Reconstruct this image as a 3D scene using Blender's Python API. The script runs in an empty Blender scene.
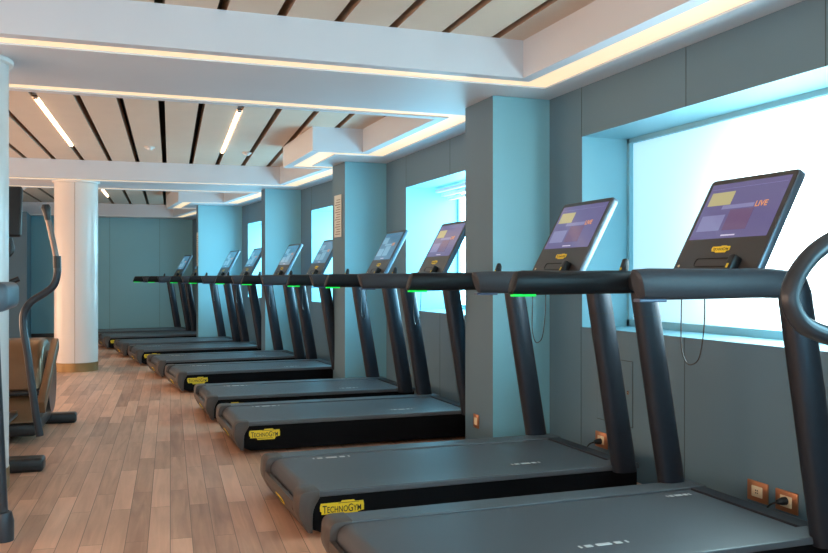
import bpy, bmesh, math, random
from mathutils import Vector, Matrix
from mathutils.geometry import tessellate_polygon
random.seed(7)
K = 1.2                      # camera height in metres: plan distances below are multiples of it
D = bpy.data
C = bpy.context.scene.collection
R = math.radians

# ------------------------------------------------------------------ camera, world, exposure
cam = D.cameras.new('camera'); camo = D.objects.new('camera', cam); C.objects.link(camo)
camo.location = (0, 0, K); camo.rotation_euler = (R(90), 0, R(-20.25))
cam.sensor_width = 36; cam.lens = 870/828*36; cam.shift_y = 0.0018; cam.clip_start = 0.02
bpy.context.scene.camera = camo
w = D.worlds.new('sky'); bpy.context.scene.world = w; w.use_nodes = True
w.node_tree.nodes['Background'].inputs[0].default_value = (0.45, 0.75, 1, 1)
w.node_tree.nodes['Background'].inputs[1].default_value = 1.0
vs = bpy.context.scene.view_settings
vs.view_transform = 'Standard'; vs.look = 'None'; vs.gamma = 1; vs.use_curve_mapping = False
vs.exposure = 0.0
P_WINDOW = 14.0      # daylight on the panes
P_FRONT_FILL = 2.1       # glow of the fill windows added behind the camera
P_LEFT_FILL = 4.3         # glow of the fill windows added on the left wall
P_LED = 1.0
P_TUBE = 14.0
WIN_COL = (0.38, 0.82, 1.0)
LED_COL = (0.95, 0.72, 0.43)

def area(name, loc, rot, sx, sy, power, col):
    l = D.lights.new(name, 'AREA'); l.shape = 'RECTANGLE'; l.size = sx; l.size_y = sy
    l.energy = power; l.color = col
    o = D.objects.new(name, l); C.objects.link(o); o.location = loc; o.rotation_euler = rot
    return o

# daylight falling on the outside of the nearest frosted pane
area('daylight', (2.5*K+.31*K+.24, 2.74*K, 1.20*K), (0, R(90), 0), .60, 1.05, 62, (.78, .97, 1))

# ------------------------------------------------------------------ materials
def srgb(r, g, b):
    f = lambda c: (c/255/12.92) if c/255 <= .04045 else ((c/255+.055)/1.055)**2.4
    return (f(r), f(g), f(b), 1)
def mat(name, col, rough=.5, metal=0, noise=0, nscale=20, bump=0, spec=.5, coat=0, emit=None, estr=0):
    m = D.materials.new(name); m.use_nodes = True
    nt = m.node_tree; b = nt.nodes['Principled BSDF']
    b.inputs['Base Color'].default_value = col; b.inputs['Roughness'].default_value = rough
    b.inputs['Metallic'].default_value = metal; b.inputs['Specular IOR Level'].default_value = spec
    b.inputs['Coat Weight'].default_value = coat
    if emit:
        b.inputs['Emission Color'].default_value = (*emit[:3], 1); b.inputs['Emission Strength'].default_value = estr
    if noise or bump:
        tc = nt.nodes.new('ShaderNodeTexCoord'); n = nt.nodes.new('ShaderNodeTexNoise')
        n.inputs['Scale'].default_value = nscale; n.inputs['Detail'].default_value = 4
        nt.links.new(tc.outputs['Object'], n.inputs['Vector'])
        if noise:
            mx = nt.nodes.new('ShaderNodeMix'); mx.data_type = 'RGBA'
            mx.inputs[6].default_value = tuple(c*(1-noise) for c in col[:3])+(1,)
            mx.inputs[7].default_value = tuple(min(1, c*(1+noise)) for c in col[:3])+(1,)
            nt.links.new(n.outputs['Fac'], mx.inputs[0]); nt.links.new(mx.outputs[2], b.inputs['Base Color'])
        if bump:
            bp = nt.nodes.new('ShaderNodeBump'); bp.inputs['Strength'].default_value = bump
            bp.inputs['Distance'].default_value = .002
            nt.links.new(n.outputs['Fac'], bp.inputs['Height']); nt.links.new(bp.outputs[0], b.inputs['Normal'])
    return m
M = {}
M['blue'] = mat('brighter_teal', (0.22, 0.49, 0.58, 1), .5, noise=.03, nscale=2)  # brighter teal for pillar end faces, reveals, window frames and end wall
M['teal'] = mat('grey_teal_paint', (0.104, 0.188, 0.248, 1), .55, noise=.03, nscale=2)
M['seam'] = mat('seam', (0.05, 0.08, 0.085, 1), .8)
M['white'] = mat('white_plaster', (0.61, 0.65, 0.71, 1), .5, noise=.02, nscale=3)
M['slat'] = mat('beige_slat', (0.62, 0.52, 0.43, 1), .6, noise=.05, nscale=4)
M['slat_edge'] = mat('slat_edge_brown', (0.36, 0.24, 0.165, 1), .6, noise=.1, nscale=9)  # slat sides, a darker brown than the beige undersides
M['plenum'] = mat('plenum', (0.03, 0.022, 0.018, 1), .9)
M['column'] = mat('column_white', (0.68, 0.64, 0.62, 1), .3, noise=.02, nscale=3)
M['brass'] = mat('brass', srgb(150, 120, 80), .35, metal=.6, noise=.06)
M['copper'] = mat('copper_plate', srgb(190, 130, 95), .35, metal=.7, noise=.05)
M['ivory'] = mat('ivory_plastic', srgb(235, 215, 180), .4, noise=.02)
M['black'] = mat('black_plastic', (0.012, 0.013, 0.015, 1), .38, noise=.1)
M['side'] = mat('side_black', (0.004, 0.004, 0.005, 1), .6, noise=.1, spec=.07)
M['belt'] = mat('belt_rubber', (0.066, 0.070, 0.080, 1), .38, noise=.25, nscale=400, bump=.5)
M['strip'] = mat('deck_strip', (0.075, 0.082, 0.092, 1), .40, noise=.1, nscale=300, bump=.3)
M['cap'] = mat('rear_cap', (0.080, 0.066, 0.060, 1), .42, noise=.08, nscale=60, spec=.25)
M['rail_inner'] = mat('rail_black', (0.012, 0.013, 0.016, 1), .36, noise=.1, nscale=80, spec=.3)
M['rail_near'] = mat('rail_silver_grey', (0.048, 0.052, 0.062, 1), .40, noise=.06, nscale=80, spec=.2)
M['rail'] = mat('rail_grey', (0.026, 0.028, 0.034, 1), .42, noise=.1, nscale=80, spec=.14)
M['tube'] = mat('gunmetal_tube', (0.030, 0.035, 0.044, 1), .30, metal=.2, noise=.05)
M['upright'] = mat('upright', (0.026, 0.030, 0.040, 1), .34, metal=.5, noise=.08, nscale=30, spec=.42)
M['console'] = mat('console_face', (0.050, 0.046, 0.046, 1), .32, noise=.05)
M['edge'] = mat('console_edge', (0.16, 0.20, 0.25, 1), .3, metal=.6, noise=.04)
M['yellow'] = mat('yellow_badge', srgb(232, 200, 40), .45, noise=.04)
M['ink'] = mat('badge_ink', (0.01, 0.01, 0.01, 1), .5, noise=.05)
M['mark'] = mat('belt_mark', srgb(205, 205, 205), .5, noise=.05)
M['chrome'] = mat('satin_metal', (0.45, 0.36, 0.30, 1), .22, metal=.9, noise=.05)
M['grip'] = mat('grip_metal', (0.20, 0.15, 0.13, 1), .3, metal=.7, noise=.05)
M['shroud'] = mat('bronze_shroud', srgb(120, 92, 66), .3, metal=.4, noise=.08)
M['bluegrey'] = mat('blue_grey_pad', (0.07, 0.11, 0.15, 1), .4, noise=.05)
M['green'] = mat('green_light', (0.0, 0.3, 0.05, 1), .4, emit=(0.0, 0.80, 0.06), estr=1.0)
M['dimlight'] = mat('unlit_light', (0.05, 0.08, 0.16, 1), .3, noise=.04)
M['paper'] = mat('paper_sign', srgb(200, 205, 200), .6, noise=.05)
M['printed'] = mat('printed_text', srgb(110, 104, 92), .6, noise=.05)
def screen_mat(name, c, s): return mat(name, (0.01, 0.01, 0.012, 1), .12, emit=srgb(*c), estr=s)
M['scr'] = screen_mat('screen_blue', (100, 92, 136), 1.0)
M['scr_b'] = screen_mat('screen_teal_blue', (62, 112, 142), 1.0)
M['scr_b2'] = screen_mat('screen_pale_blue', (112, 158, 182), 1.0)
M['scr_y'] = screen_mat('screen_yellow', (182, 172, 125), 1.0)
M['scr_l'] = screen_mat('screen_light', (130, 128, 170), 1.0)
M['scr_r'] = screen_mat('screen_plum', (108, 82, 116), 1.0)
M['scr_w'] = screen_mat('screen_white', (215, 205, 225), 1.0)
M['scr_o'] = screen_mat('screen_orange', (225, 150, 90), 1.0)
M['led'] = mat('led_diffuser', (0.25, 0.22, 0.2, 1), .5, emit=LED_COL, estr=P_LED)
M['tubelamp'] = mat('lamp_diffuser', (0.8, 0.8, 0.8, 1), .5, emit=(1, .70, .42), estr=P_TUBE)

def pane_material(name, col, e_):
    m = D.materials.new(name); m.use_nodes = True; nt = m.node_tree
    for n in list(nt.nodes): nt.nodes.remove(n)
    out = nt.nodes.new('ShaderNodeOutputMaterial')
    e = nt.nodes.new('ShaderNodeEmission'); e.inputs[0].default_value = (*col, 1); e.inputs[1].default_value = e_
    t = nt.nodes.new('ShaderNodeBsdfTranslucent'); t.inputs[0].default_value = (.8, .9, .92, 1)
    g = nt.nodes.new('ShaderNodeBsdfGlossy'); g.inputs['Roughness'].default_value = .35; g.inputs[0].default_value = (.08, .1, .1, 1)
    a = nt.nodes.new('ShaderNodeAddShader'); b = nt.nodes.new('ShaderNodeAddShader')
    nt.links.new(e.outputs[0], a.inputs[0]); nt.links.new(t.outputs[0], a.inputs[1])
    nt.links.new(a.outputs[0], b.inputs[0]); nt.links.new(g.outputs[0], b.inputs[1])
    nt.links.new(b.outputs[0], out.inputs[0])
    return m
M['pane'] = pane_material('frosted_glass', WIN_COL, P_WINDOW)
M['pane_soft'] = pane_material('frosted_glass_soft', (.30, .46, .48), .5)
M['pane_far'] = pane_material('frosted_glass_far', WIN_COL, 5.0)
M['fill_pane_left'] = pane_material('left_fill_glow', (1, .64, .43), P_LEFT_FILL)  # warm glow for the added left windows
M['fill_pane_front'] = pane_material('front_fill_glow', (.50, .80, 1), P_FRONT_FILL)  # cool glow for the added windows behind the camera

def floor_material():
    m = D.materials.new('wood_planks'); m.use_nodes = True; nt = m.node_tree; L = nt.links.new
    b = nt.nodes['Principled BSDF']
    tc = nt.nodes.new('ShaderNodeTexCoord'); mp = nt.nodes.new('ShaderNodeMapping')
    mp.inputs['Rotation'].default_value = (0, 0, R(90+4.6))       # planks run down the hall
    L(tc.outputs['Object'], mp.inputs[0])
    br = nt.nodes.new('ShaderNodeTexBrick'); br.offset = .37; br.squash = 1
    br.inputs['Scale'].default_value = 1; br.inputs['Brick Width'].default_value = .95
    br.inputs['Row Height'].default_value = .098; br.inputs['Mortar Size'].default_value = .0016
    br.inputs['Mortar Smooth'].default_value = .2; br.inputs['Bias'].default_value = 0
    br.inputs['Color1'].default_value = (0, 0, 0, 1); br.inputs['Color2'].default_value = (1, 1, 1, 1)
    br.inputs['Mortar'].default_value = (.5, .5, .5, 1)
    L(mp.outputs[0], br.inputs['Vector'])
    mp2 = nt.nodes.new('ShaderNodeMapping'); mp2.inputs['Scale'].default_value = (1.6, 22, 1)
    L(mp.outputs[0], mp2.inputs[0])
    addv = nt.nodes.new('ShaderNodeVectorMath'); addv.operation = 'ADD'
    sc = nt.nodes.new('ShaderNodeVectorMath'); sc.operation = 'SCALE'; sc.inputs['Scale'].default_value = 13
    L(br.outputs['Color'], sc.inputs[0]); L(mp2.outputs[0], addv.inputs[0]); L(sc.outputs[0], addv.inputs[1])
    gn = nt.nodes.new('ShaderNodeTexNoise'); gn.inputs['Scale'].default_value = 1; gn.inputs['Detail'].default_value = 6
    gn.inputs['Distortion'].default_value = .8
    L(addv.outputs[0], gn.inputs['Vector'])
    mp3 = nt.nodes.new('ShaderNodeMapping'); mp3.inputs['Scale'].default_value = (2.2, 5, 1); L(mp.outputs[0], mp3.inputs[0])
    n2 = nt.nodes.new('ShaderNodeTexNoise'); n2.inputs['Scale'].default_value = 1.1; n2.inputs['Detail'].default_value = 3
    L(mp3.outputs[0], n2.inputs['Vector'])
    m1 = nt.nodes.new('ShaderNodeMath'); m1.operation = 'MULTIPLY_ADD'; m1.inputs[1].default_value = .42
    L(br.outputs['Color'], m1.inputs[0])
    m2 = nt.nodes.new('ShaderNodeMath'); m2.operation = 'MULTIPLY'; m2.inputs[1].default_value = .55; L(gn.outputs['Fac'], m2.inputs[0])
    L(m2.outputs[0], m1.inputs[2])
    m3 = nt.nodes.new('ShaderNodeMath'); m3.operation = 'MULTIPLY_ADD'; m3.inputs[1].default_value = .3
    L(n2.outputs['Fac'], m3.inputs[0]); L(m1.outputs[0], m3.inputs[2])
    cr = nt.nodes.new('ShaderNodeValToRGB'); e = cr.color_ramp.elements
    e[0].position = .25; e[0].color = (0.30, 0.155, 0.102, 1); e[1].position = .95; e[1].color = (0.78, 0.46, 0.315, 1)
    x = e.new(.6); x.color = (0.56, 0.32, 0.215, 1)
    L(m3.outputs[0], cr.inputs[0])
    mx = nt.nodes.new('ShaderNodeMix'); mx.data_type = 'RGBA'
    L(br.outputs['Fac'], mx.inputs[0]); L(cr.outputs[0], mx.inputs[6]); mx.inputs[7].default_value = (0.16, 0.10, 0.07, 1)
    L(mx.outputs[2], b.inputs['Base Color'])
    b.inputs['Roughness'].default_value = .42; b.inputs['Specular IOR Level'].default_value = .45
    bp = nt.nodes.new('ShaderNodeBump'); bp.inputs['Strength'].default_value = .25; bp.inputs['Distance'].default_value = .001
    L(gn.outputs['Fac'], bp.inputs['Height']); L(bp.outputs[0], b.inputs['Normal'])
    return m
M['floor'] = floor_material()

# ------------------------------------------------------------------ mesh helpers
def obj(name, bm, m, parent=None, smooth=False):
    me = D.meshes.new(name); bmesh.ops.recalc_face_normals(bm, faces=bm.faces); bm.to_mesh(me); bm.free()
    ms = m if isinstance(m, (list, tuple)) else [m]
    for x in ms: me.materials.append(x)
    if smooth:
        for p in me.polygons: p.use_smooth = True
        try: me.set_sharp_from_angle(angle=R(38))
        except Exception: pass
    o = D.objects.new(name, me); C.objects.link(o)
    if parent: o.parent = parent
    return o
def struct(name, bm, m, parent=None, smooth=False):
    o = obj(name, bm, m, parent, smooth)
    if not parent: o['kind'] = 'structure'
    return o
def tag(o, label, cat, group=None):
    o['label'] = label; o['category'] = cat
    if group: o['group'] = group
    return o
def thing(name, label, cat, loc=(0, 0, 0), rz=0, group=None):
    o = D.objects.new(name, None); C.objects.link(o); o.location = loc; o.rotation_euler = (0, 0, rz)
    o.empty_display_size = .1
    return tag(o, label, cat, group)
def BM(): return bmesh.new()
def box(bm, x0, x1, y0, y1, z0, z1, mi=0, mtx=None):
    vs_ = [Vector((x, y, z)) for x in (x0, x1) for y in (y0, y1) for z in (z0, z1)]
    if mtx: vs_ = [mtx @ v for v in vs_]
    v = [bm.verts.new(p) for p in vs_]
    for f in ((0, 1, 3, 2), (4, 6, 7, 5), (0, 4, 5, 1), (2, 3, 7, 6), (0, 2, 6, 4), (1, 5, 7, 3)):
        bm.faces.new([v[i] for i in f]).material_index = mi
def rbox(bm, x0, x1, y0, y1, z0, z1, r=.01, seg=3, mtx=None):
    t = bmesh.new(); box(t, x0, x1, y0, y1, z0, z1)
    bmesh.ops.bevel(t, geom=t.edges[:], offset=r, segments=seg, affect='EDGES', profile=.5)
    me = D.meshes.new('t'); 
    if mtx: t.transform(mtx)
    t.to_mesh(me); t.free(); bm.from_mesh(me); D.meshes.remove(me)
def quad(bm, pts, mi=0):
    f = bm.faces.new([bm.verts.new(p) for p in pts]); f.material_index = mi
def prism(bm, pts, fn, a, b, bevel=0, seg=2):
    """extrude closed 2-D outline between a and b; fn(u, v, w) maps to 3-D"""
    t = bmesh.new()
    A = [t.verts.new(fn(u, v, a)) for u, v in pts]; B = [t.verts.new(fn(u, v, b)) for u, v in pts]
    n = len(pts)
    fa = t.faces.new(A); fb = t.faces.new(B[::-1])
    for i in range(n): t.faces.new([A[i], A[(i+1) % n], B[(i+1) % n], B[i]])
    bmesh.ops.recalc_face_normals(t, faces=t.faces)
    if bevel:
        ed = list(fa.edges)+list(fb.edges)
        bmesh.ops.bevel(t, geom=ed, offset=bevel, segments=seg, affect='EDGES', profile=.5)
    me = D.meshes.new('t'); t.to_mesh(me); t.free(); bm.from_mesh(me); D.meshes.remove(me)
def round_poly(pts, r, n=5):
    out = []; m = len(pts)
    rs = r if isinstance(r, (list, tuple)) else [r]*m
    for i in range(m):
        p = Vector(pts[i]); a = Vector(pts[i-1]); b = Vector(pts[(i+1) % m]); rr = rs[i]
        if rr <= 0: out.append((p.x, p.y)); continue
        da = (a-p); db = (b-p); rr = min(rr, da.length*.45, db.length*.45)
        s = p+da.normalized()*rr; e = p+db.normalized()*rr
        for k in range(n+1):
            t = k/n; q = s*(1-t)**2+p*2*t*(1-t)+e*t*t; out.append((q.x, q.y))
    return out
def smooth_path(pts, n=6):
    P = [Vector(p) for p in pts]; out = []
    for i in range(len(P)-1):
        p0 = P[max(i-1, 0)]; p1 = P[i]; p2 = P[i+1]; p3 = P[min(i+2, len(P)-1)]
        for k in range(n):
            t = k/n
            out.append(.5*((2*p1)+(p2-p0)*t+(2*p0-5*p1+4*p2-p3)*t*t+(3*p1-p0-3*p2+p3)*t**3))
    out.append(P[-1]); return out
def tube(bm, pts, r, seg=12, cap=True, ry=None):
    P = [Vector(p) for p in pts]; n = len(P)
    rs = r if isinstance(r, (list, tuple)) else [r]*n
    d0 = (P[1]-P[0]).normalized(); up = Vector((0, 0, 1)) if abs(d0.z) < .9 else Vector((1, 0, 0))
    u = d0.cross(up).normalized(); rings = []
    for i in range(n):
        d = ((P[i]-P[i-1]) if i else (P[1]-P[0])).normalized()
        if 0 < i < n-1: d = ((P[i+1]-P[i]).normalized()+d).normalized()
        u = (u-d*u.dot(d)).normalized(); v = d.cross(u)
        rings.append([bm.verts.new(P[i]+(u*math.cos(a)+v*math.sin(a)*(ry or 1))*rs[i]) for a in [2*math.pi*k/seg for k in range(seg)]])
    for i in range(n-1):
        for k in range(seg):
            bm.faces.new([rings[i][k], rings[i][(k+1) % seg], rings[i+1][(k+1) % seg], rings[i+1][k]])
    if cap: bm.faces.new(rings[0][::-1]); bm.faces.new(rings[-1])
def sweep(bm, pts, sections):
    """loft: sections[i] is a list of 3-D points"""
    rings = [[bm.verts.new(p) for p in s] for s in sections]
    k = len(rings[0])
    for i in range(len(rings)-1):
        for j in range(k): bm.faces.new([rings[i][j], rings[i][(j+1) % k], rings[i+1][(j+1) % k], rings[i+1][j]])
    bm.faces.new(rings[0][::-1]); bm.faces.new(rings[-1])
def lathe(bm, prof, cx, cy, seg=48, a0=0, a1=2*math.pi):
    full = abs(a1-a0-2*math.pi) < 1e-6; n = seg if full else seg+1
    rings = [[bm.verts.new((cx+r*math.cos(a0+(a1-a0)*k/seg), cy+r*math.sin(a0+(a1-a0)*k/seg), z)) for k in range(n)] for r, z in prof]
    for i in range(len(prof)-1):
        for k in range(seg):
            j = (k+1) % n
            bm.faces.new([rings[i][k], rings[i][j], rings[i+1][j], rings[i+1][k]])
    return rings
def text(name, s, size, m, parent, mtx, ext=.0008, bold=0, sx=1):
    c = D.curves.new(name, 'FONT'); c.body = s; c.size = size; c.extrude = ext; c.align_x = 'CENTER'; c.align_y = 'CENTER'
    c.offset = bold; c.resolution_u = 3
    t = D.objects.new(name, c); C.objects.link(t); bpy.context.view_layer.update()
    me = D.meshes.new_from_object(t.evaluated_get(bpy.context.evaluated_depsgraph_get()))
    D.objects.remove(t); me.transform(mtx @ Matrix.Diagonal((sx, 1, 1, 1))); me.materials.clear(); me.materials.append(m)
    o = D.objects.new(name, me); C.objects.link(o); o.parent = parent
    return o

def logo(size, m, parent, mtx, width, ext=.0006):
    """maker's lettering with tall T and G, laid out glyph group by glyph group"""
    out = bmesh.new(); x = 0
    for g, k in (('T', 1.28), ('ECHNO', 1), ('G', 1.28), ('YM', 1)):
        c = D.curves.new('t', 'FONT'); c.body = g; c.size = size*k; c.extrude = ext; c.resolution_u = 3; c.offset = .0003*size/.04
        c.space_character = 1.04
        t = D.objects.new('t', c); C.objects.link(t); bpy.context.view_layer.update()
        me = D.meshes.new_from_object(t.evaluated_get(bpy.context.evaluated_depsgraph_get())); D.objects.remove(t)
        xs = [v.co.x for v in me.vertices]; a, b = min(xs), max(xs)
        me.transform(Matrix.Translation((x-a, -.36*size*(1.10 if k > 1 else 1), 0))); x += b-a+size*.07
        out.from_mesh(me); D.meshes.remove(me)
    W_ = x-size*.07
    out.transform(mtx @ Matrix.Diagonal((width/W_, 1, 1, 1)) @ Matrix.Translation((-W_/2, 0, 0)))
    return obj('lettering', out, m, parent)

# ------------------------------------------------------------------ the room
ZS, ZC = 2.04*K, 2.236*K                       # soffit underside, slat underside
WALL = [(2.5, -1.6), (2.5, 1.80), (2.5, 4.68), (2.5, 7.63), (2.30, 10.15), (2.03, 12.75), (1.66, 15.9)]
WALL = [(x*K, y*K) for x, y in WALL]
def wall_x(y):
    for (x0, y0), (x1, y1) in zip(WALL, WALL[1:]):
        if y0 <= y <= y1: return x0+(x1-x0)*(y-y0)/(y1-y0)
    return WALL[-1][0]
XL, YB, YF = -3.3*K, -1.6*K, 15.9*K
bm = BM(); box(bm, XL-.1, 3.4*K, YB-.1, YF+.4, -.12, 0); struct('floor', bm, M['floor'])

WZ0, WZ1 = .733*K, 1.770*K
wins = {1: (2.28*K, 4.13*K, .31*K), 2: (5.24*K, 6.97*K, .50*K), 3: (8.20*K, 9.70*K, .45*K), 4: (10.75*K, 12.41*K, .45*K), 0: (-.9*K, 1.35*K, .31*K), 5: (13.35*K, 14.95*K, .45*K)}
seg_of = {0: 0, 1: 1, 2: 2, 3: 3, 4: 4, 5: 5}
bm = BM(); TOP = ZC+.45
win_frames = {}
for si in range(len(WALL)-1):
    A = Vector(WALL[si]); B = Vector(WALL[si+1]); d = (B-A); L_ = d.length; d.normalize(); nrm = Vector((d.y, -d.x))  # outward (+X)
    P = lambda s, o, z, A=A, d=d, nrm=nrm: Vector((A.x+d.x*s+nrm.x*o, A.y+d.y*s+nrm.y*o, z))
    wn = [k for k in wins if seg_of[k] == si]
    if not wn:
        quad(bm, [P(0, 0, 0), P(L_, 0, 0), P(L_, 0, TOP), P(0, 0, TOP)])
        continue
    y0, y1, dep = wins[wn[0]]; s0 = (y0-A.y)/d.y; s1 = (y1-A.y)/d.y
    quad(bm, [P(0, 0, 0), P(s0, 0, 0), P(s0, 0, TOP), P(0, 0, TOP)])
    quad(bm, [P(s1, 0, 0), P(L_, 0, 0), P(L_, 0, TOP), P(s1, 0, TOP)])
    quad(bm, [P(s0, 0, 0), P(s1, 0, 0), P(s1, 0, WZ0), P(s0, 0, WZ0)])
    quad(bm, [P(s0, 0, WZ1), P(s1, 0, WZ1), P(s1, 0, TOP), P(s0, 0, TOP)])
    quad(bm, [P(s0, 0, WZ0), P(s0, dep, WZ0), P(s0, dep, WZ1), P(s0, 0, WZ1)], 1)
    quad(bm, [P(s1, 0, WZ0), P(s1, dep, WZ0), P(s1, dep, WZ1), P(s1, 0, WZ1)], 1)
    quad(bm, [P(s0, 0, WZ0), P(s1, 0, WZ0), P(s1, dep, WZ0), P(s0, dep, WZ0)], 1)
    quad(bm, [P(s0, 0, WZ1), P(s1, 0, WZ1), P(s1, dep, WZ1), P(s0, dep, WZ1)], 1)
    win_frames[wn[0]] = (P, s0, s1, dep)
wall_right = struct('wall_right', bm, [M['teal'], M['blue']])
# panel joints of the right wall
bm = BM()
def joint(y, z0, z1, t=.004):
    x = wall_x(y); box(bm, x-.0015, x+.003, y-t/2, y+t/2, z0, z1)
for y in (2.45, 3.245, 4.135, 6.0, 6.97, 8.8, 9.7, 11.7, 12.41): joint(y*K, WZ1, ZS)
for y in (3.255, 4.14, 6.2, 6.97, 9.0, 11.6): joint(y*K, 0.02, WZ0)
obj('panel_joint', bm, M['seam'], wall_right)
# windows: frame, pane
for k, (P, s0, s1, dep) in sorted(win_frames.items()):
    n = {1: 1, 2: 2, 3: 3, 4: 4, 0: 5, 5: 12}[k]
    bm = BM()
    def bar(sa, sb, za, zb, o0=-.03, o1=.03):
        pts = [P(s, dep+o, z) for s in (sa, sb) for o in (o0, o1) for z in (za, zb)]
        v = [bm.verts.new(p) for p in pts]
        for f in ((0, 1, 3, 2), (4, 6, 7, 5), (0, 4, 5, 1), (2, 3, 7, 6), (0, 2, 6, 4), (1, 5, 7, 3)): bm.faces.new([v[i] for i in f])
    bar(s0, s1, WZ0, WZ0+.045); bar(s0, s1, WZ1-.03, WZ1); bar(s0, s0+.03, WZ0, WZ1); bar(s1-.03, s1, WZ0, WZ1)
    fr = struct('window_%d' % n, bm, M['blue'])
    bm = BM(); quad(bm, [P(s0+.03, dep, WZ0+.045), P(s1-.03, dep, WZ0+.045), P(s1-.03, dep, WZ1-.03), P(s0+.03, dep, WZ1-.03)])
    obj('pane', bm, M['pane_soft'] if k == 1 else M['pane_far'] if k == 5 else M['pane'], fr)
    if k in (2,):
        bm = BM()
        for q in range(3):
            pts = [P(s, o, z) for s in (s0+.05, s1-.05) for o in (dep-.30+q*.07, dep-.26+q*.07) for z in (WZ1-.05-q*.035, WZ1-.02-q*.035)]
            v = [bm.verts.new(p) for p in pts]
            for f in ((0, 1, 3, 2), (4, 6, 7, 5), (0, 4, 5, 1), (2, 3, 7, 6), (0, 2, 6, 4), (1, 5, 7, 3)): bm.faces.new([v[i] for i in f])
        obj('folded_blind', bm, M['white'], fr)

# other walls
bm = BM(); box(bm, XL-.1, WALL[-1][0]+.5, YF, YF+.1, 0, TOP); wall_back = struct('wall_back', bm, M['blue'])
bm = BM(); 
for x in (.27, 1.1): box(bm, x*K-.002, x*K+.002, YF-.0015, YF+.003, 0, ZS)
obj('panel_joint', bm, M['seam'], wall_back)
for n_, (ya, yb) in enumerate([(-1.0, 1.6), (2.4, 5.0), (5.8, 8.4), (9.2, 11.8)]):  # unseen windows added on the left wall as warm fill light
    bm = BM()
    for a, b, c_, d_ in ((ya, ya+.05, .1, 1.5), (yb-.05, yb, .1, 1.5), (ya, yb, .1, .15), (ya, yb, 1.45, 1.5), ((ya+yb)/2-.02, (ya+yb)/2+.02, .1, 1.5)):
        box(bm, XL, XL+.05, a*K, b*K, c_*K, d_*K)
    fr = struct('window_%d' % (n_+6), bm, M['column'])
    bm = BM(); quad(bm, [(XL+.02, (ya+.04)*K, .14*K), (XL+.02, (yb-.04)*K, .14*K), (XL+.02, (yb-.04)*K, 1.46*K), (XL+.02, (ya+.04)*K, 1.46*K)])
    obj('pane', bm, M['fill_pane_left'], fr)
bm = BM(); box(bm, XL-.1, XL, YB-.1, YF, 0, TOP); struct('wall_left', bm, M['column'])
bm = BM(); box(bm, XL-.1, WALL[0][0]+.1, YB-.1, YB, 0, TOP); struct('wall_front', bm, M['column'])
bm = BM(); box(bm, XL, -.973*K, 14.9*K, YF, 0, ZS); o = struct('wall_pier', bm, M['teal'])
bm = BM(); box(bm, -3*K, WALL[-1][0]-.01, YF-.012, YF, 0, .08); struct('baseboard_back', bm, M['black'])

for n_, (xa, xb) in enumerate([(-2.4, -.2), (.1, 2.3)]):  # unseen windows added behind the camera to brighten the hall
    bm = BM()
    for a, b, c_, d_ in ((xa, xa+.05, .1, 1.5), (xb-.05, xb, .1, 1.5), (xa, xb, .1, .15), (xa, xb, 1.45, 1.5), ((xa+xb)/2-.02, (xa+xb)/2+.02, .1, 1.5)):
        box(bm, a*K, b*K, YB, YB+.05, c_*K, d_*K)
    fr = struct('window_%d' % (n_+10), bm, M['column'])
    bm = BM(); quad(bm, [((xa+.04)*K, YB+.02, .14*K), ((xb-.04)*K, YB+.02, .14*K), ((xb-.04)*K, YB+.02, 1.46*K), ((xa+.04)*K, YB+.02, 1.46*K)])
    obj('pane', bm, M['fill_pane_front'], fr)

# pillars that stand against the right wall
def pillar(x0, y0, y1, slant=0):
    bm = BM(); xw = max(wall_x(y0), wall_x(y1))+.02
    v = []
    pts = [(x0, y0), (xw, y0+slant*(xw-x0)), (xw, y1+slant*(xw-x0)), (x0-(wall_x(y0)-wall_x(y1)), y1)]
    prism(bm, pts, lambda u, v, w_: Vector((u, v, w_)), 0, ZS, bevel=.004, seg=1)
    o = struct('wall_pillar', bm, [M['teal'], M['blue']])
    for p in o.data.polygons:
        if abs(p.normal.y) > .7: p.material_index = 1  # faces turned along the hall take the brighter teal
    return o
pil1 = pillar(2.135*K, 4.49*K, 4.88*K)
pil2 = pillar(2.11*K, 7.50*K, 7.86*K)
pil3 = pillar(1.88*K, 10.1*K, 10.26*K)
pil4 = pillar(1.41*K, 12.72*K, 12.84*K)

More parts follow.
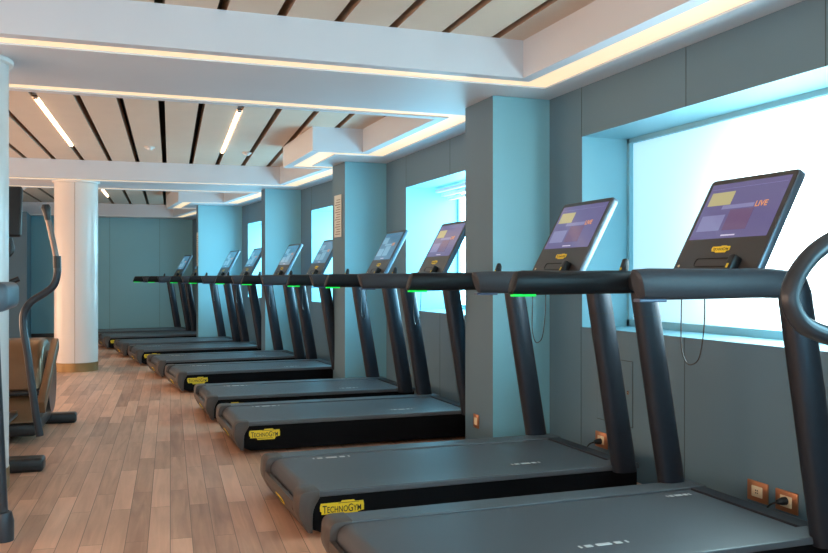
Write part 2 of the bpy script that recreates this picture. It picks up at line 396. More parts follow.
# ------------------------------------------------------------------ ceiling
def tess(loops, z, bm, flip=False):
    tris = tessellate_polygon([[Vector((x, y, 0)) for x, y in lp] for lp in loops])
    flat = [p for lp in loops for p in lp]; vs2 = [bm.verts.new((x, y, z)) for x, y in flat]
    for t in tris:
        try: bm.faces.new([vs2[i] for i in t])
        except ValueError: pass
XO = -2.9
op1 = [(XO, -1.2), (2.10, -1.2), (2.10, 4.05), (XO, 4.10)]
op2 = [(XO, 5.32), (2.10, 5.30), (2.10, 6.92), (1.68, 6.94), (1.68, 8.12), (2.06, 8.10), (1.95, 9.60), (XO, 9.95)]
op3 = [(XO, 11.1), (1.83, 10.74), (1.69, 12.15), (1.09, 12.22), (1.03, 13.55), (1.50, 13.45), (1.28, 15.25), (XO, 15.5)]
ops = [[(x*K, y*K) for x, y in o] for o in (op1, op2, op3)]
def offset(poly, d):
    n = len(poly); out = []
    for i in range(n):
        p = Vector(poly[i]); a = Vector(poly[i-1]); b = Vector(poly[(i+1) % n])
        e1 = (p-a).normalized(); e2 = (b-p).normalized()
        n1 = Vector((e1.y, -e1.x)); n2 = Vector((e2.y, -e2.x))
        wide = lambda q, e: d*(1.22 if d > .15 and abs(e.y) > .8 and q.x > 1.45*K and e.y > 0 else 1)
        d1, d2 = wide(p, e1), wide(p, e2)
        det = n1.x*n2.y-n1.y*n2.x
        if abs(det) < .12: out.append((p.x+n1.x*d1, p.y+n1.y*d1))
        else: out.append((p.x+(d1*n2.y-d2*n1.y)/det, p.y+(n1.x*d2-n2.x*d1)/det))
    return out
LA, LB = .07*K, .19*K
bm = BM()
outer = [(XL-.05, YB-.05), (WALL[0][0]+.05, YB-.05)]+[(x+.05, y) for x, y in WALL[1:]]+[(WALL[-1][0]+.05, YF+.05), (XL-.05, YF+.05)]
tess([outer]+[offset(o, LB)[::-1] for o in ops], ZS, bm)
for o in ops:
    A = offset(o, LA); tess([A, o[::-1]], ZS, bm)
    n = len(o)
    for i in range(n):
        j = (i+1) % n
        quad(bm, [(*o[i], ZS), (*o[j], ZS), (*o[j], ZC), (*o[i], ZC)])
        B_ = offset(o, LB)
        quad(bm, [(*A[i], ZS), (*A[j], ZS), (*A[j], ZS+.012), (*A[i], ZS+.012)])
        quad(bm, [(*B_[i], ZS), (*B_[j], ZS), (*B_[j], ZS+.012), (*B_[i], ZS+.012)])
ceil = struct('ceiling', bm, M['white'])
for i_, o in enumerate(ops):
    bm = BM(); A = offset(o, LA); B_ = offset(o, LB); n = len(o)
    for i in range(n):
        j = (i+1) % n; quad(bm, [(*A[i], ZS+.010), (*A[j], ZS+.010), (*B_[j], ZS+.010), (*B_[i], ZS+.010)])
    st = obj('light_strip', bm, M['led'])
    tag(st, ['warm recessed light strip around the nearest slatted ceiling coffer', 'warm recessed light strip around the middle slatted ceiling coffer holding two tube lamps',
             'warm recessed light strip around the farthest slatted ceiling coffer'][i_], 'light strip')
# slats
def slat_x(bay, k, y):
    base, y0, ang = {0: (.833, 4.05, 2.1), 1: (.447, 6.3, 4.6), 2: (.13, 13.0, 4.6)}[bay]
    return (base+.277*k)*K+(y-y0*K)*math.tan(R(ang))
GAP = .054
bm = BM()
for bay, (ya, yb) in enumerate([(YB, 4.3*K), (5.1*K, 10.15*K), (10.5*K, YF)]):
    for k in range(-16, 12):
        a0, a1 = slat_x(bay, k, ya)+GAP/2, slat_x(bay, k, yb)+GAP/2
        b0, b1 = slat_x(bay, k+1, ya)-GAP/2, slat_x(bay, k+1, yb)-GAP/2
        if min(a0, a1) < XL-.3 or max(b0, b1) > 3.4: continue
        prism(bm, [(a0, ya), (b0, ya), (b1, yb), (a1, yb)], lambda u, v, w_: Vector((u, v, w_)), ZC, ZC+.11)
cs = struct('ceiling_slats', bm, [M['slat'], M['slat_edge']])
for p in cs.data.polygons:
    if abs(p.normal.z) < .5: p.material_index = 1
bm = BM(); box(bm, XL-.1, 3.6, YB-.1, YF+.1, TOP-.1, TOP); struct('ceiling_void', bm, M['plenum'])

# tube lamps set in the slat gaps
def lamp(bay, k, y0, y1, label):
    a = Vector((slat_x(bay, k, y0), y0, ZC)); b = Vector((slat_x(bay, k, y1), y1, ZC))
    L_ = (b-a).length; ang = math.atan2(b.x-a.x, b.y-a.y)
    t = thing('linear_lamp', label, 'lamp', a, -ang, 'linear lamps in the ceiling gaps')
    bm = BM(); rbox(bm, -.0205, .0205, 0, L_, .012, .05, .003, 1); obj('housing', bm, M['white'], t)
    bm = BM(); rbox(bm, -.0145, .0145, .06, L_-.02, -.010, .014, .006, 2); obj('diffuser', bm, M['tubelamp'], t, True)
    bm = BM(); rbox(bm, -.019, .019, .0, .058, -.012, .014, .004, 2); obj('end_cap', bm, M['chrome'], t, True)
    return t
lamp(1, -3, 6.45*K, 8.75*K, 'left glowing tube lamp in the ceiling slats nearest the white column')
lamp(1, 2, 6.45*K, 8.70*K, 'right glowing tube lamp in the ceiling slats above the aisle')
lamp(2, 0, 12.6*K, 14.0*K, 'small distant glowing tube lamp in the farthest ceiling slats')
lamp(0, -3, -1.0*K, 1.3*K, 'added tube lamp in the unseen ceiling slats overhead, left one')  # this overhead pair is out of view, added for fill light
lamp(0, 2, -1.0*K, 1.3*K, 'added tube lamp in the unseen ceiling slats overhead, right one')
def detector(x, y, lab):
    t = thing('smoke_detector', lab, 'smoke detector', (x*K, y*K, ZC-.001))
    bm = BM(); lathe(bm, [(0.001, 0), (.055, 0), (.055, -.012), (.045, -.02), (.001, -.02)], 0, 0, 24); obj('base', bm, M['column'], t, True)
    bm = BM(); lathe(bm, [(.035, -.02), (.03, -.035), (.001, -.04)], 0, 0, 24); obj('sensor', bm, M['column'], t, True)
detector(.50, 8.55, 'white round smoke detector on a ceiling slat between the two tube lamps')
detector(1.42, 8.6, 'white round smoke detector on the ceiling slats right of the right tube lamp')
detector(-.9, 13.0, 'small white smoke detector on the far ceiling slats above the exercise machine')

# ------------------------------------------------------------------ round columns
def column(cx, cy, r, lab, joints):
    t = thing('round_column', lab, 'column', (cx, cy, 0))
    for a0, a1 in joints:
        bm = BM(); g = R(.5)
        lathe(bm, [(r, .115), (r, ZS-.02)], 0, 0, 24, R(a0)+g, R(a1)-g); obj('shell_panel', bm, M['column'], t, True)
    bm = BM(); lathe(bm, [(r-.008, .1), (r-.008, ZS-.01)], 0, 0, 48); obj('core', bm, M['brass'], t, True)
    bm = BM(); lathe(bm, [(.01, 0), (r+.004, 0), (r+.004, .112), (r-.01, .115)], 0, 0, 48); obj('base_ring', bm, M['brass'], t, True)
    bm = BM(); lathe(bm, [(r-.005, ZS-.03), (r+.022, ZS-.022), (r+.026, ZS-.008), (r+.026, ZS-.001), (.01, ZS-.001)], 0, 0, 48); obj('collar', bm, M['column'], t, True)
column(-.17*K, 10.1*K, .222*K, 'round white column with vertical seam and brass base ring at the aisle far end', [(-93, 87), (87, 267)])
column(-.585*K, 4.60*K, .205*K, 'round white column cut off at the left edge of the photo', [(-60, 120), (120, 300)])

# ------------------------------------------------------------------ treadmill
def badge_outline(wd, ht):
    a, b = wd/2, ht/2
    return [(-a, b*.35), (-a*.96, b*.80), (-.05*a, b*.80), (0, b), (.55*a, b), (.60*a, b*.80), (a*.97, b*.80), (a, b*.35),
            (a, -b*.40), (a*.72, -b*.55), (.66*a, -b), (-.45*a, -b), (-.52*a, -b*.62), (-a*.92, -b*.62), (-a*.92, -b*.3), (-a*.99, -b*.2)]
def make_treadmill(label, loc, rz, first=False):
    T = thing('treadmill', label, 'treadmill', loc, rz, 'treadmills in a row facing the window wall')
    HW, ST, ZT = .475, .135, .210; XE = 1.82
    # deck body: black side panels
    body = [(.05, ZT-.006), (XE, ZT-.006), (XE, .02), (.10, .02), (.05, .04)]
    bm = BM(); prism(bm, body, lambda u, v, w_: Vector((u, w_, v)), -HW+.006, HW-.006, .003, 1)
    deck = obj('deck', bm, M['side'], T)
    # side strips on top (one per side), ending in a rounded rear
    for s in (-1, 1):
        a, b = sorted((s*HW, s*(HW-ST)))
        bm = BM(); prism(bm, round_poly([(.075, ZT+.006), (XE+.01, ZT+.006), (XE+.01, ZT-.022), (.075, ZT-.022)], [0, .01, 0, 0], 3),
                         lambda u, v, w_: Vector((u, w_, v)), a, b, .005, 2)
        obj('side_strip', bm, M['strip'], T)
        # rear cap wraps round the roller end and down the back
        cap = round_poly([(.085, ZT+.009), (-.008, ZT+.009), (-.015, .11), (.03, .025), (.052, .025), (.052, .13), (.085, ZT-.025)],
                         [0, .06, .03, .012, 0, .03, 0], 7)
        bm = BM(); prism(bm, cap, lambda u, v, w_: Vector((u, w_, v)), a-.003, b+.003, .004, 2)
        obj('rear_cap', bm, M['cap'], T, True)
    bm = BM(); prism(bm, [(-.012, .145), (-.014, .11), (.031, .026), (.06, .026), (.01, .145)], lambda u, v, w_: Vector((u, w_, v)), -HW+ST-.002, HW-ST+.002, .003, 1)
    rp = obj('rear_panel', bm, M['cap'], T)
    # front cross strip and motor hood
    bm = BM(); prism(bm, round_poly([(XE-.085, ZT+.004), (XE+.01, ZT+.004), (XE+.01, .05), (XE-.085, .05)], [.004, .02, .02, 0], 3),
                     lambda u, v, w_: Vector((u, w_, v)), -HW+ST+.001, HW-ST-.001, .003, 1)
    obj('front_hood', bm, M['rail'], T)
    # belt with its rear roller curve
    bw = HW-ST-.012
    prof = [(XE-.095, ZT-.002)]+[(.075+.058*math.cos(a), ZT-.057+.058*math.sin(a)) for a in [R(90+12*i) for i in range(13)]]+[(XE-.095, ZT-.03)]
    bm = BM(); prism(bm, prof, lambda u, v, w_: Vector((u, w_, v)), -bw, bw)
    belt = obj('belt', bm, M['belt'], T, True)
    def marks(x, y, s=1):
        bm = BM()
        for dx, wd in ((-.10, .008), (-.065, .028), (0, .06), (.062, .028), (.10, .008)):
            box(bm, x+dx*s-wd/2*s, x+dx*s+wd/2*s, y-.012, y+.012, ZT+.0005, ZT+.0022)
        obj('belt_marking', bm, M['mark'], belt)
    if first: marks(.88, -.26); marks(1.60, .25, .6)
    else: marks(.34, .265); marks(1.27, -.25, .8)
    # badges
    for s in (-1, 1):
        ol = badge_outline(.212, .072)
        bm = BM(); prism(bm, ol, lambda u, v, w_: Vector((.193+u*(1 if s < 0 else -1), w_, .127+v)), s*(HW-.006), s*(HW-.002))
        bd = obj('side_badge', bm, M['yellow'], T)
        mt = Matrix.Translation((.192, s*(HW-.0015), .126)) @ (Matrix.Rotation(R(90), 4, 'X') if s < 0 else Matrix.Rotation(R(180), 4, 'Z') @ Matrix.Rotation(R(90), 4, 'X'))
        logo(.040, M['ink'], bd, mt, .186)
        bm = BM()
        for q in (.026, -.026): 
            xa, xb = ((.145, .250) if q < 0 else (.175, .275)); xa, xb = (xa, xb) if s < 0 else (.386-xb, .386-xa)
            box(bm, xa, xb, s*(HW-.002), s*(HW-.0012), .127+q-.0012, .127+q+.0012)
        obj('badge_line', bm, M['ink'], bd)
    ca = math.atan2(.115, .041)
    rb = Matrix.Translation((.0025, -.0, .080)) @ Matrix.Rotation(-math.atan2(.045, .084), 4, 'Y')
    bm = BM(); prism(bm, [(u*.9, v) for u, v in badge_outline(.16, .05)], lambda u, v, w_: rb @ Vector((w_, -u, v)), -.004, .004)
    bd = obj('rear_badge', bm, M['yellow'], T)
    logo(.022, M['ink'], bd, rb @ Matrix.Translation((-.0045, 0, 0)) @ Matrix.Rotation(R(-90), 4, 'Z') @ Matrix.Rotation(R(90), 4, 'X'), .122)
    # feet
    for x in (.25, 1.75):
        for y in (-.3, .3):
            bm = BM(); lathe(bm, [(.001, 0), (.03, 0), (.03, .015), (.018, .022), (.018, .05)], x, y, 16); obj('foot', bm, M['black'], T, True)
    # uprights
    RY = .478
    def ellipse(c, a, b, ang=0, seg=20, n=2.6):
        out = []
        for k in range(seg):
            t = 2*math.pi*k/seg; ct, st_ = math.cos(t), math.sin(t)
            out.append(Vector((c[0]+a*abs(ct)**(2/n)*(1 if ct > 0 else -1), c[1]+b*abs(st_)**(2/n)*(1 if st_ > 0 else -1), c[2])))
        return out
    for s in (-1, 1):
        bm = BM(); secs = []
        for t in [i/8 for i in range(9)]:
            z = .18+(1.15-.18)*t; x = 1.735-.165*t
            secs.append(ellipse((x, s*RY, z), .068-.003*t, .045))
        secs.append(ellipse((1.560, s*RY, 1.19), .058, .040)); secs.append(ellipse((1.55, s*RY, 1.215), .035, .025))
        sweep(bm, None, secs); up = obj('upright', bm, M['upright'], T, True)
        bm = BM(); secs = []
        for t in (.86, .864): 
            z = .18+(1.15-.18)*t; x = 1.735-.165*t; secs.append(ellipse((x, s*RY, z), .0668, .0458))
        sweep(bm, None, secs); obj('joint_line', bm, M['ink'], up, True)
        # handrail
        bm = BM(); secs = []
        for x, a, b, dz in ((.872, .026, .042, -.004), (.878, .035, .052, -.003), (.92, .040, .056, -.003), (1.25, .038, .054, -.002), (1.36, .038, .055, 0),
                            (1.46, .038, .055, .0), (1.56, .038, .050, -.003), (1.61, .030, .036, -.010), (1.625, .015, .018, -.015)):
            c = (x, s*RY, 1.181+dz); e = []
            for k in range(24):
                t = 2*math.pi*k/24; ct, st_ = math.cos(t), math.sin(t); n = 2.4
                sl = .012*(st_)  # rear end raked
                e.append(Vector((c[0]+(.016*st_*(1 if s > 0 else -1) if x < .9 else 0), c[1]+a*abs(ct)**(2/n)*(1 if ct > 0 else -1), c[2]+b*abs(st_)**(2/n)*(1 if st_ > 0 else -1))))
            secs.append(e)
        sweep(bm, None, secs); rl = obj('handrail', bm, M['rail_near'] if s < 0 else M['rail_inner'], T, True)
        bm = BM()
        rbox(bm, .872, .985, s*RY-.02, s*RY+.02, 1.116, 1.127, .003, 2)
        obj('status_light', bm, M['green'] if s > 0 else M['dimlight'], rl)
        if s < 0: continue
        # joystick
        bm = BM(); prism(bm, round_poly([(1.440, 1.228), (1.480, 1.228), (1.484, 1.272), (1.476, 1.292), (1.462, 1.292), (1.452, 1.268)], .006, 3),
                         lambda u, v, w_: Vector((u, w_, v)), s*RY-.013, s*RY+.013, .004, 2)
        jk = obj('joystick', bm, M['black'], T, True)
        bm = BM(); rbox(bm, 1.441, 1.448, s*RY-.006, s*RY+.006, 1.238, 1.249, .001, 1); obj('button', bm, M['yellow'], jk)
    # console shelf between the uprights
    bm = BM(); prism(bm, round_poly([(1.46, 1.215), (1.66, 1.215), (1.66, 1.16), (1.52, 1.12), (1.46, 1.15)], .015, 3),
                     lambda u, v, w_: Vector((u, w_, v)), -RY+.038, RY-.038, .004, 2)
    obj('console_shelf', bm, M['rail'], T, True)
    bm = BM(); rbox(bm, 1.48, 1.56, .02, .14, 1.2155, 1.222, .002, 1); obj('tray_insert', bm, M['ivory'], T)
    # console panel leaning away from the runner
    th = math.atan2(.235, .43)
    cm = Matrix.Translation((1.575, .015, 1.20)) @ Matrix.Rotation(th, 4, 'Y')     # local: x thickness, y width, z up the panel
    HWc, HC = .272, .515
    ol = round_poly([(-HWc+.0, 0), (HWc, 0), (HWc, HC), (-HWc, HC)], [.004, .004, .025, .025], 5)
    bm = BM(); prism(bm, ol, lambda u, v, w_: cm @ Vector((w_, u, v)), 0, .036, .005, 2)
    con = obj('console', bm, M['edge'], T, True)
    bm = BM(); prism(bm, round_poly([(-HWc+.006, .004), (HWc-.006, .004), (HWc-.006, HC-.006), (-HWc+.006, HC-.006)], [.004, .004, .022, .022], 5),
                     lambda u, v, w_: cm @ Vector((w_, u, v)), -.003, .001)
    face = obj('console_face', bm, M['console'], T)
    bm = BM(); box(bm, -.0045, -.0035, -HWc+.028, HWc-.028, .195, HC-.03, mtx=cm); scr = obj('screen', bm, M['scr'], T)
    def tile(nm, y0, y1, z0, z1, m):
        # y measured from the runner's left edge of the screen (far side, +y)
        W = 2*(HWc-.028); H = HC-.03-.195; b_ = BM()
        box(b_, -.0055, -.0046, (HWc-.028)-y1*W, (HWc-.028)-y0*W, .195+z0*H, .195+z1*H, mtx=cm); obj(nm, b_, m, scr)
    tile('picture_tile', .05, .36, .60, .84, M['scr_y']); tile('picture_tile', .05, .36, .14, .42, M['scr_l'])
    tile('picture_tile', .40, .70, .14, .50, M['scr_r']); tile('banner', .27, .68, .52, .59, M['scr_l'])
    tile('title_bar', .02, .98, .90, .905, M['scr_l']); tile('tool_bar', .42, .60, .04, .06, M['scr_w'])
    W = 2*(HWc-.028)
    def scr_text(s_, u, v, size, m):
        mt = cm @ Matrix.Translation((-.0058, (HWc-.028)-u*W, .195+v*(HC-.225))) @ Matrix.Rotation(R(-90), 4, 'Z') @ Matrix.Rotation(R(90), 4, 'X')
        text('screen_text', s_, size, m, scr, mt, ext=.0003, bold=.0006)
    scr_text('LIVE', .77, .555, .040, M['scr_o'])
    # badge, slot, small marks on the lower console
    bm = BM(); prism(bm, badge_outline(.115, .034), lambda u, v, w_: cm @ Vector((w_, -u, .140+v)), -.0045, -.002)
    bd = obj('console_badge', bm, M['yellow'], T)
    logo(.0165, M['ink'], bd, cm @ Matrix.Translation((-.0047, 0, .1395)) @ Matrix.Rotation(R(-90), 4, 'Z') @ Matrix.Rotation(R(90), 4, 'X'), .096, .0003)
    bm = BM()
    pts = [cm @ Vector((-.004, y, z)) for y, z in round_poly([(.13, .055), (.13, .095), (-.13, .095), (-.13, .055)], .02, 5)]
    tube(bm, pts+[pts[0]], .0028, 6, False); obj('slot_outline', bm, M['ink'], T, True)
    bm = BM(); tube(bm, [cm @ Vector((-.002, .235, .06)), cm @ Vector((-.005, .235, .06))], .0065, 12); obj('headphone_socket', bm, M['ivory'], T, True)
    bm = BM(); rbox(bm, -.045, -.003, -.165, -.125, .0, .09, .006, 2, mtx=cm); sk = obj('safety_key', bm, M['black'], T, True)
    bm = BM(); box(bm, -.0462, -.0445, -.150, -.138, .025, .045, mtx=cm); obj('key_mark', bm, M['yellow'], sk)
    # hanging safety cord
    pts = smooth_path([(1.50, .095, 1.14), (1.495, .093, 1.02), (1.49, .085, .90), (1.49, .055, .840), (1.49, .015, .832), (1.49, -.035, .87), (1.495, -.058, 1.0), (1.50, -.055, 1.14)], 6)
    bm = BM(); tube(bm, pts, .0028, 6); obj('safety_cord', bm, M['black'], T, True)
    return T
def children(o): return [c for c in D.objects if c.parent == o]
def copy_tree(o, parent=None):
    c = o.copy(); C.objects.link(c)
    if parent: c.parent = parent
    for ch in children(o): copy_tree(ch, c)
    return c
TM = [(.75, 2.54, 0, 'nearest black treadmill, under the bright frosted window with its screen lit'),
      (.745, 3.66, .3, 'second nearest treadmill, its near side badge fully visible, just before the nearest pillar'),
      (.76, 5.36, 0, 'treadmill just past the nearest wall pillar, third from the front'),
      (.74, 6.50, 0, 'fourth treadmill from the front, beside the near face of the second pillar'),
      (.67, 8.15, 3.5, 'fifth treadmill from the front, just past the second pillar with the paper sign'),
      (.58, 9.33, 4.5, 'sixth treadmill from the front, last one before the third pillar'),
      (.44, 10.75, 5, 'seventh treadmill from the front, just past the third pillar'),
      (.31, 11.85, 6, 'eighth treadmill from the front, last one before the far wide pillar'),
      (.11, 13.28, 7, 'ninth treadmill from the front, half hidden behind the far wide pillar'),
      (-.04, 14.45, 8, 'farthest treadmill, against the teal end wall')]
src = None
for i, (x, y, a, lab) in enumerate(TM):
    if i < 2: src = make_treadmill(lab, (x*K, y*K, 0), R(a), i == 0)
    else:
        o = copy_tree(src); o.location = (x*K, y*K, 0); o.rotation_euler.z = R(a); o['label'] = lab
# the screens farther down the row show a bluer page
for o in list(D.objects):
    if o.name.startswith('treadmill') and o.location.y > 6.0*K+.5:
        for c in children(o):
            if c.name.split('.')[0] == 'screen':
                for q in [c]+children(c):
                    if not q.material_slots: continue
                    nm = q.name.split('.')[0]
                    if nm in ('screen', 'picture_tile', 'banner'):
                        q.material_slots[0].link = 'OBJECT'; q.material_slots[0].material = M['scr_b'] if nm == 'screen' else M['scr_b2']
# power cords and wall plates
def plate(kind, loc, face, label, plug=False):
    """face: 'x' plate lies on a plane facing -X"""
    t = thing(kind, label, 'socket' if kind == 'wall_socket' else 'switch', loc)
    bm = BM(); rbox(bm, -.010, 0, -.068, .068, -.049, .049, .004, 2); obj('cover_plate', bm, M['copper'], t, True)
    bm = BM(); rbox(bm, -.013, -.008, -.036, .036, -.026, .026, .002, 1); ins = obj('insert', bm, M['ivory'], t)
    bm = BM()
    if kind == 'wall_socket':
        for y, z in ((-.006, -.006), (.006, -.006), (-.006, .006), (.006, .006)): box(bm, -.0138, -.0128, y-.003, y+.003, z-.003, z+.003)
        obj('socket_hole', bm, M['ink'], ins)
    else:
        rbox(bm, -.017, -.0125, -.018, .018, -.022, .022, .002, 1); obj('rocker', bm, M['ivory'], ins)
    return t
xw = wall_x(3*K)
plate('wall_socket', (xw, 2.79*K, .145*K), 'x', 'left of the two copper wall sockets near the nearest treadmill, nothing plugged in')
plate('wall_socket', (xw, 2.635*K, .143*K), 'x', 'copper wall socket near the nearest treadmill with a black plug in it')
plate('wall_socket', (xw, 3.93*K, .153*K), 'x', 'copper wall socket behind the front end of the second treadmill')
plate('wall_socket', (xw, 6.9*K, .15*K), 'x', 'copper wall socket behind the front end of the fourth treadmill')
plate('light_switch', (2.135*K, 4.71*K, .152*K), 'x', 'small copper framed switch low on the aisle face of the nearest pillar').scale = (1, .62, 1)
def plug(y, lab):
    t = thing('power_plug', lab, 'plug', (xw-.013, y*K, .146*K), 0, 'black power plugs in the wall sockets')
    bm = BM(); tube(bm, [(0, 0, 0), (-.02, 0, 0), (-.045, .004, -.003)], [.019, .018, .010], 14); obj('plug_body', bm, M['black'], t, True)
    bm = BM(); tube(bm, smooth_path([(-.04, .003, -.003), (-.065, .02, -.015), (-.07, .05, -.05), (-.06, .07, -.11), (-.05, .08, -.168)], 5), .0045, 8); obj('cord', bm, M['black'], t, True)
plug(2.635, 'black plug in the right socket beside the nearest treadmill')
plug(3.93, 'black plug in the socket behind the second treadmill')
plug(6.9, 'black plug in the socket behind the fourth treadmill')
# access panel
t = thing('access_panel', 'flush teal access panel low in the wall between the first two treadmills', 'access panel', (xw, 3.815*K, .0))
bm = BM(); rbox(bm, -.006, 0, -.19, .19, .262*K, .584*K, .002, 1); obj('door', bm, M['teal'], t)
bm = BM()
for a, b, c_, d_ in ((-.194, .194, .262*K-.004, .262*K), (-.194, .194, .584*K, .584*K+.004), (-.194, -.19, .262*K, .584*K), (.19, .194, .262*K, .584*K)): box(bm, -.003, 0, a, b, c_, d_)
obj('gap', bm, M['seam'], t)
bm = BM(); rbox(bm, -.012, -.005, -.16, -.145, .42*K, .44*K, .002, 1); obj('latch', bm, M['chrome'], t)
# signs on pillars
def sign(loc, wd, ht, lab, rz=0):
    t = thing('wall_sign', lab, 'sign', loc, rz)
    bm = BM(); rbox(bm, -.006, 0, -wd/2, wd/2, 0, ht, .002, 1); obj('sheet', bm, M['paper'], t)
    bm = BM()
    for i in range(15):
        z = ht*(.06+.058*i); box(bm, -.0068, -.0058, -wd*.36, wd*(.36-.1*(i % 3)), z, z+ht*.018)
    obj('print', bm, M['printed'], t)
sign((2.11*K-.016, 7.68*K, 1.372*K), .24, .46, 'tall beige printed notice on the aisle face of the second pillar', R(2.9))
sign((1.408*K-.001, 12.78*K, 1.17*K), .12, .58, 'narrow notice on the edge of the far wide pillar', R(6))

# ------------------------------------------------------------------ cross trainer, left
t = thing('cross_trainer', 'black and bronze cross trainer at left with a curved arm handle rising beside the aisle', 'exercise machine', (-.64*K, 5.75*K, 0), R(-4.5))
inv = (Matrix.Translation((-.64*K, 5.75*K, 0)) @ Matrix.Rotation(R(-4.5), 4, 'Z')).inverted()
th_, f_ = R(20.25), 870
def at(px, py, Y):      # a point on the plane at hall depth Y (in K)
    u = (px-414)/f_; X = Y*(math.sin(th_)+u*math.cos(th_)*0+0) if False else Y*(math.sin(th_)+u*math.cos(th_))/(math.cos(th_)-u*math.sin(th_))
    d = X*math.sin(th_)+Y*math.cos(th_); return inv @ Vector((X*K, Y*K, (1-(py-278)/f_*d)*K))
arm = [at(*p) for p in ((40, 436, 5.2), (36, 415, 5.2), (31, 380, 5.2), (27, 350, 5.2), (23.5, 328, 5.2), (24, 313, 5.2), (31, 302, 5.2), (44, 293.5, 5.2), (54, 285, 5.2), (57.5, 272, 5.2), (57, 260, 5.2))]
grip = [at(*p) for p in ((57, 261, 5.2), (54, 246, 5.2), (50, 228, 5.2), (48, 219, 5.2))]
for s in (1, -1):
    fl = lambda P_: [Vector((p.x*s, p.y, p.z)) for p in P_]
    bm = BM(); tube(bm, smooth_path(fl(arm), 5), .024, 14); a_ = obj('swing_arm', bm, M['tube'], t, True)
    bm = BM(); tube(bm, fl(grip), .0185, 14); obj('grip_bar', bm, M['grip'], a_, True)
    top = fl([at(48, 220, 5.2), at(47, 213, 5.2), at(46, 208, 5.2), at(45.8, 204.5, 5.2)])
    bm = BM(); tube(bm, top, [.021, .024, .031, .022], 14); obj('grip_knob', bm, M['black'], a_, True)
    bm = BM(); tube(bm, fl([at(57.3, 268, 5.2), at(57, 256, 5.2)]), .026, 14); obj('grip_joint', bm, M['black'], a_, True)
    # pedal link, foot plate, side link
    lb = at(55.5, 343, 5.9); le = at(41, 408, 5.3); lb.x *= s; le.x *= s
    m_ = Matrix.Translation(le) @ (lb-le).to_track_quat('Y', 'Z').to_matrix().to_4x4()
    bm = BM(); rbox(bm, -.025, .025, 0, (lb-le).length, -.045, .045, .008, 2, mtx=m_); obj('side_link', bm, M['shroud'], t, True)
    bm = BM(); rbox(bm, s*.22-.075, s*.22+.075, -.62, -.22, .235 if s > 0 else .33, .26 if s > 0 else .355, .010, 2); pd = obj('pedal', bm, M['black'], t, True)
    bm = BM(); rbox(bm, s*.22-.025, s*.22+.025, -.60, .50, .19 if s > 0 else .285, .232 if s > 0 else .328, .008, 2); obj('pedal_beam', bm, M['shroud'], t, True)
# base, stabilisers
bm = BM(); rbox(bm, -.10, .10, -.94, .90, .035, .13, .02, 2); obj('base_beam', bm, M['black'], t, True)
bm = BM(); rbox(bm, -.56, .56, -1.02, -.88, .0, .085, .02, 3); obj('stabiliser', bm, M['black'], t, True)
bm = BM(); rbox(bm, -.57, .57, .87, .98, .0, .085, .02, 3); obj('stabiliser', bm, M['black'], t, True)
# rear drum shroud
pr = round_poly([(.12, .37), (.84, .37), (.82, .60), (.62, .735), (.30, .735), (.16, .62)], [.02, .02, .12, .12, .12, .12], 6)
bm = BM(); prism(bm, pr, lambda u, v, w_: Vector((w_, u, v)), -.40, .40, .05, 4); sh = obj('flywheel_shroud', bm, M['shroud'], t, True)
bm = BM(); rbox(bm, -.41, .41, .08, .86, .335, .372, .012, 2); obj('shroud_rim', bm, M['black'], t, True)
pr = round_poly([(.02, .14), (.84, .14), (.84, .33), (.14, .33)], .03, 4)
bm = BM(); prism(bm, pr, lambda u, v, w_: Vector((w_, u, v)), -.36, .36, .02, 2); obj('lower_cover', bm, M['shroud'], t, True)
bm = BM(); rbox(bm, -.38, .38, .0, .86, .05, .14, .02, 2); obj('chassis', bm, M['black'], t, True)
for s in (1, -1):
    bm = BM(); tube(bm, [(s*.396, .46, .40), (s*.440, .46, .40)], .24, 32); obj('crank_disc', bm, M['tube'], sh, True)
# front post and console
bm = BM(); tube(bm, smooth_path([(0, -.80, .08), (0, -.80, .55), (0, -.76, 1.0), (0, -.70, 1.42)], 5), [.06]*16, 16); obj('front_post', bm, M['tube'], t, True)
cmx = Matrix.Translation((0.02, -.66, 1.46)) @ Matrix.Rotation(R(-12), 4, 'X')
bm = BM(); rbox(bm, -.36, .36, -.02, .025, 0.01, .35, .015, 3, mtx=cmx); cn = obj('console', bm, M['black'], t, True)
bm = BM(); box(bm, -.31, .31, .0251, .0262, .04, .32, mtx=cmx); obj('screen', bm, M['scr'], cn)
bm = BM()
for s in (1, -1): tube(bm, smooth_path([(0, -.72, 1.08), (s*.18, -.66, 1.12), (s*.30, -.60, 1.17), (s*.355, -.58, 1.195)], 5), .018, 12)
obj('fixed_handlebar', bm, M['black'], t, True)
bm = BM()
for s in (1, -1): tube(bm, smooth_path([(0, -.70, 1.40), (s*.22, -.64, 1.33), (s*.31, -.62, 1.37), (s*.30, -.62, 1.46)], 5), .022, 12)
obj('console_bracket', bm, M['black'], t, True)
bm = BM(); rbox(bm, -.36, .36, -.72, -.66, 1.055, 1.10, .012, 2); obj('cross_arm', bm, M['black'], t, True)

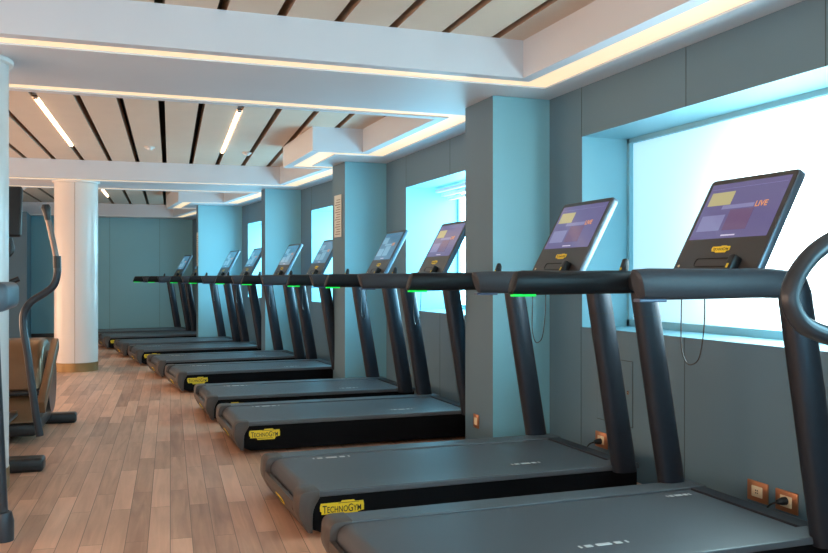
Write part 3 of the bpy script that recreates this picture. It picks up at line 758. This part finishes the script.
# ------------------------------------------------------------------ machine cut by the left edge
t = thing('stair_climber', 'machine at the left edge with a slim dark upright and blue grey padded rail', 'exercise machine', (-.72*K, 3.65*K, 0))
bx_ = .400*K
for s in (1, -1):
    for yy in (0, .55):
        x = s*(bx_ if yy == 0 else .22)
        bm = BM(); tube(bm, [(x, yy, .03), (x-s*.045, yy, 1.06)], .024, 16); obj('upright', bm, M['tube'], t, True)
        bm = BM(); lathe(bm, [(.001, 0), (.045, 0), (.045, .09), (.036, .13), (.024, .135)], x, yy, 24); obj('boot', bm, M['tube'], t, True)
    bm = BM(); rbox(bm, *sorted((s*(bx_-.12), s*(bx_+.022))), -.06, .62, 1.045, 1.18, .035, 4); obj('padded_rail', bm, M['bluegrey'], t, True)
bm = BM(); rbox(bm, -.42, .42, .03, .52, .0, .20, .03, 3); obj('base', bm, M['black'], t, True)
for i in range(3):
    bm = BM(); rbox(bm, -.30, .30, .08+.14*i, .20+.14*i, .20+.12*i, .23+.12*i, .008, 2); obj('step', bm, M['strip'], t, True)

# ------------------------------------------------------------------ machine cut by the right edge: loop handles
t = thing('step_machine', 'machine at the right edge of the photo showing one looped gunmetal handrail', 'exercise machine', (1.85*K, 1.05*K, 0))
def loop(yy):
    pts = [(1.75, .095), (1.55, .105), (1.43, .088), (1.355, .055), (1.308, 0.012), (1.287, -.03), (1.293, -.062), (1.32, -.092), (1.37, -.112), (1.45, -.128), (1.75, -.17)]
    return smooth_path([((x-1.85)*K, (yy-1.05)*K, (1+z)*K) for x, z in pts], 6)
for yy in (1.35, .78):
    bm = BM(); tube(bm, loop(yy), .0225, 20); obj('loop_handle', bm, M['tube'], t, True)
    bm = BM(); tube(bm, [(-.02, (yy-1.05)*K, .12), (-.10, (yy-1.05)*K, 1.315)], .032, 16); obj('upright', bm, M['upright'], t, True)
bm = BM(); rbox(bm, -.30, .45, -.36, .34, 0, .22, .03, 3); obj('base', bm, M['side'], t, True)
for s in (-.15, .15):
    bm = BM(); rbox(bm, -.34, .0, s-.09, s+.07, .28, .31, .01, 2); obj('pedal', bm, M['black'], t, True)
    bm = BM(); rbox(bm, -.06, .02, s-.03, s+.02, .20, .30, .01, 2); obj('pedal_arm', bm, M['tube'], t, True)
bm = BM(); rbox(bm, -.13, -.06, -.34, .36, 1.12, 1.20, .02, 2); obj('console_bar', bm, M['rail'], t, True)
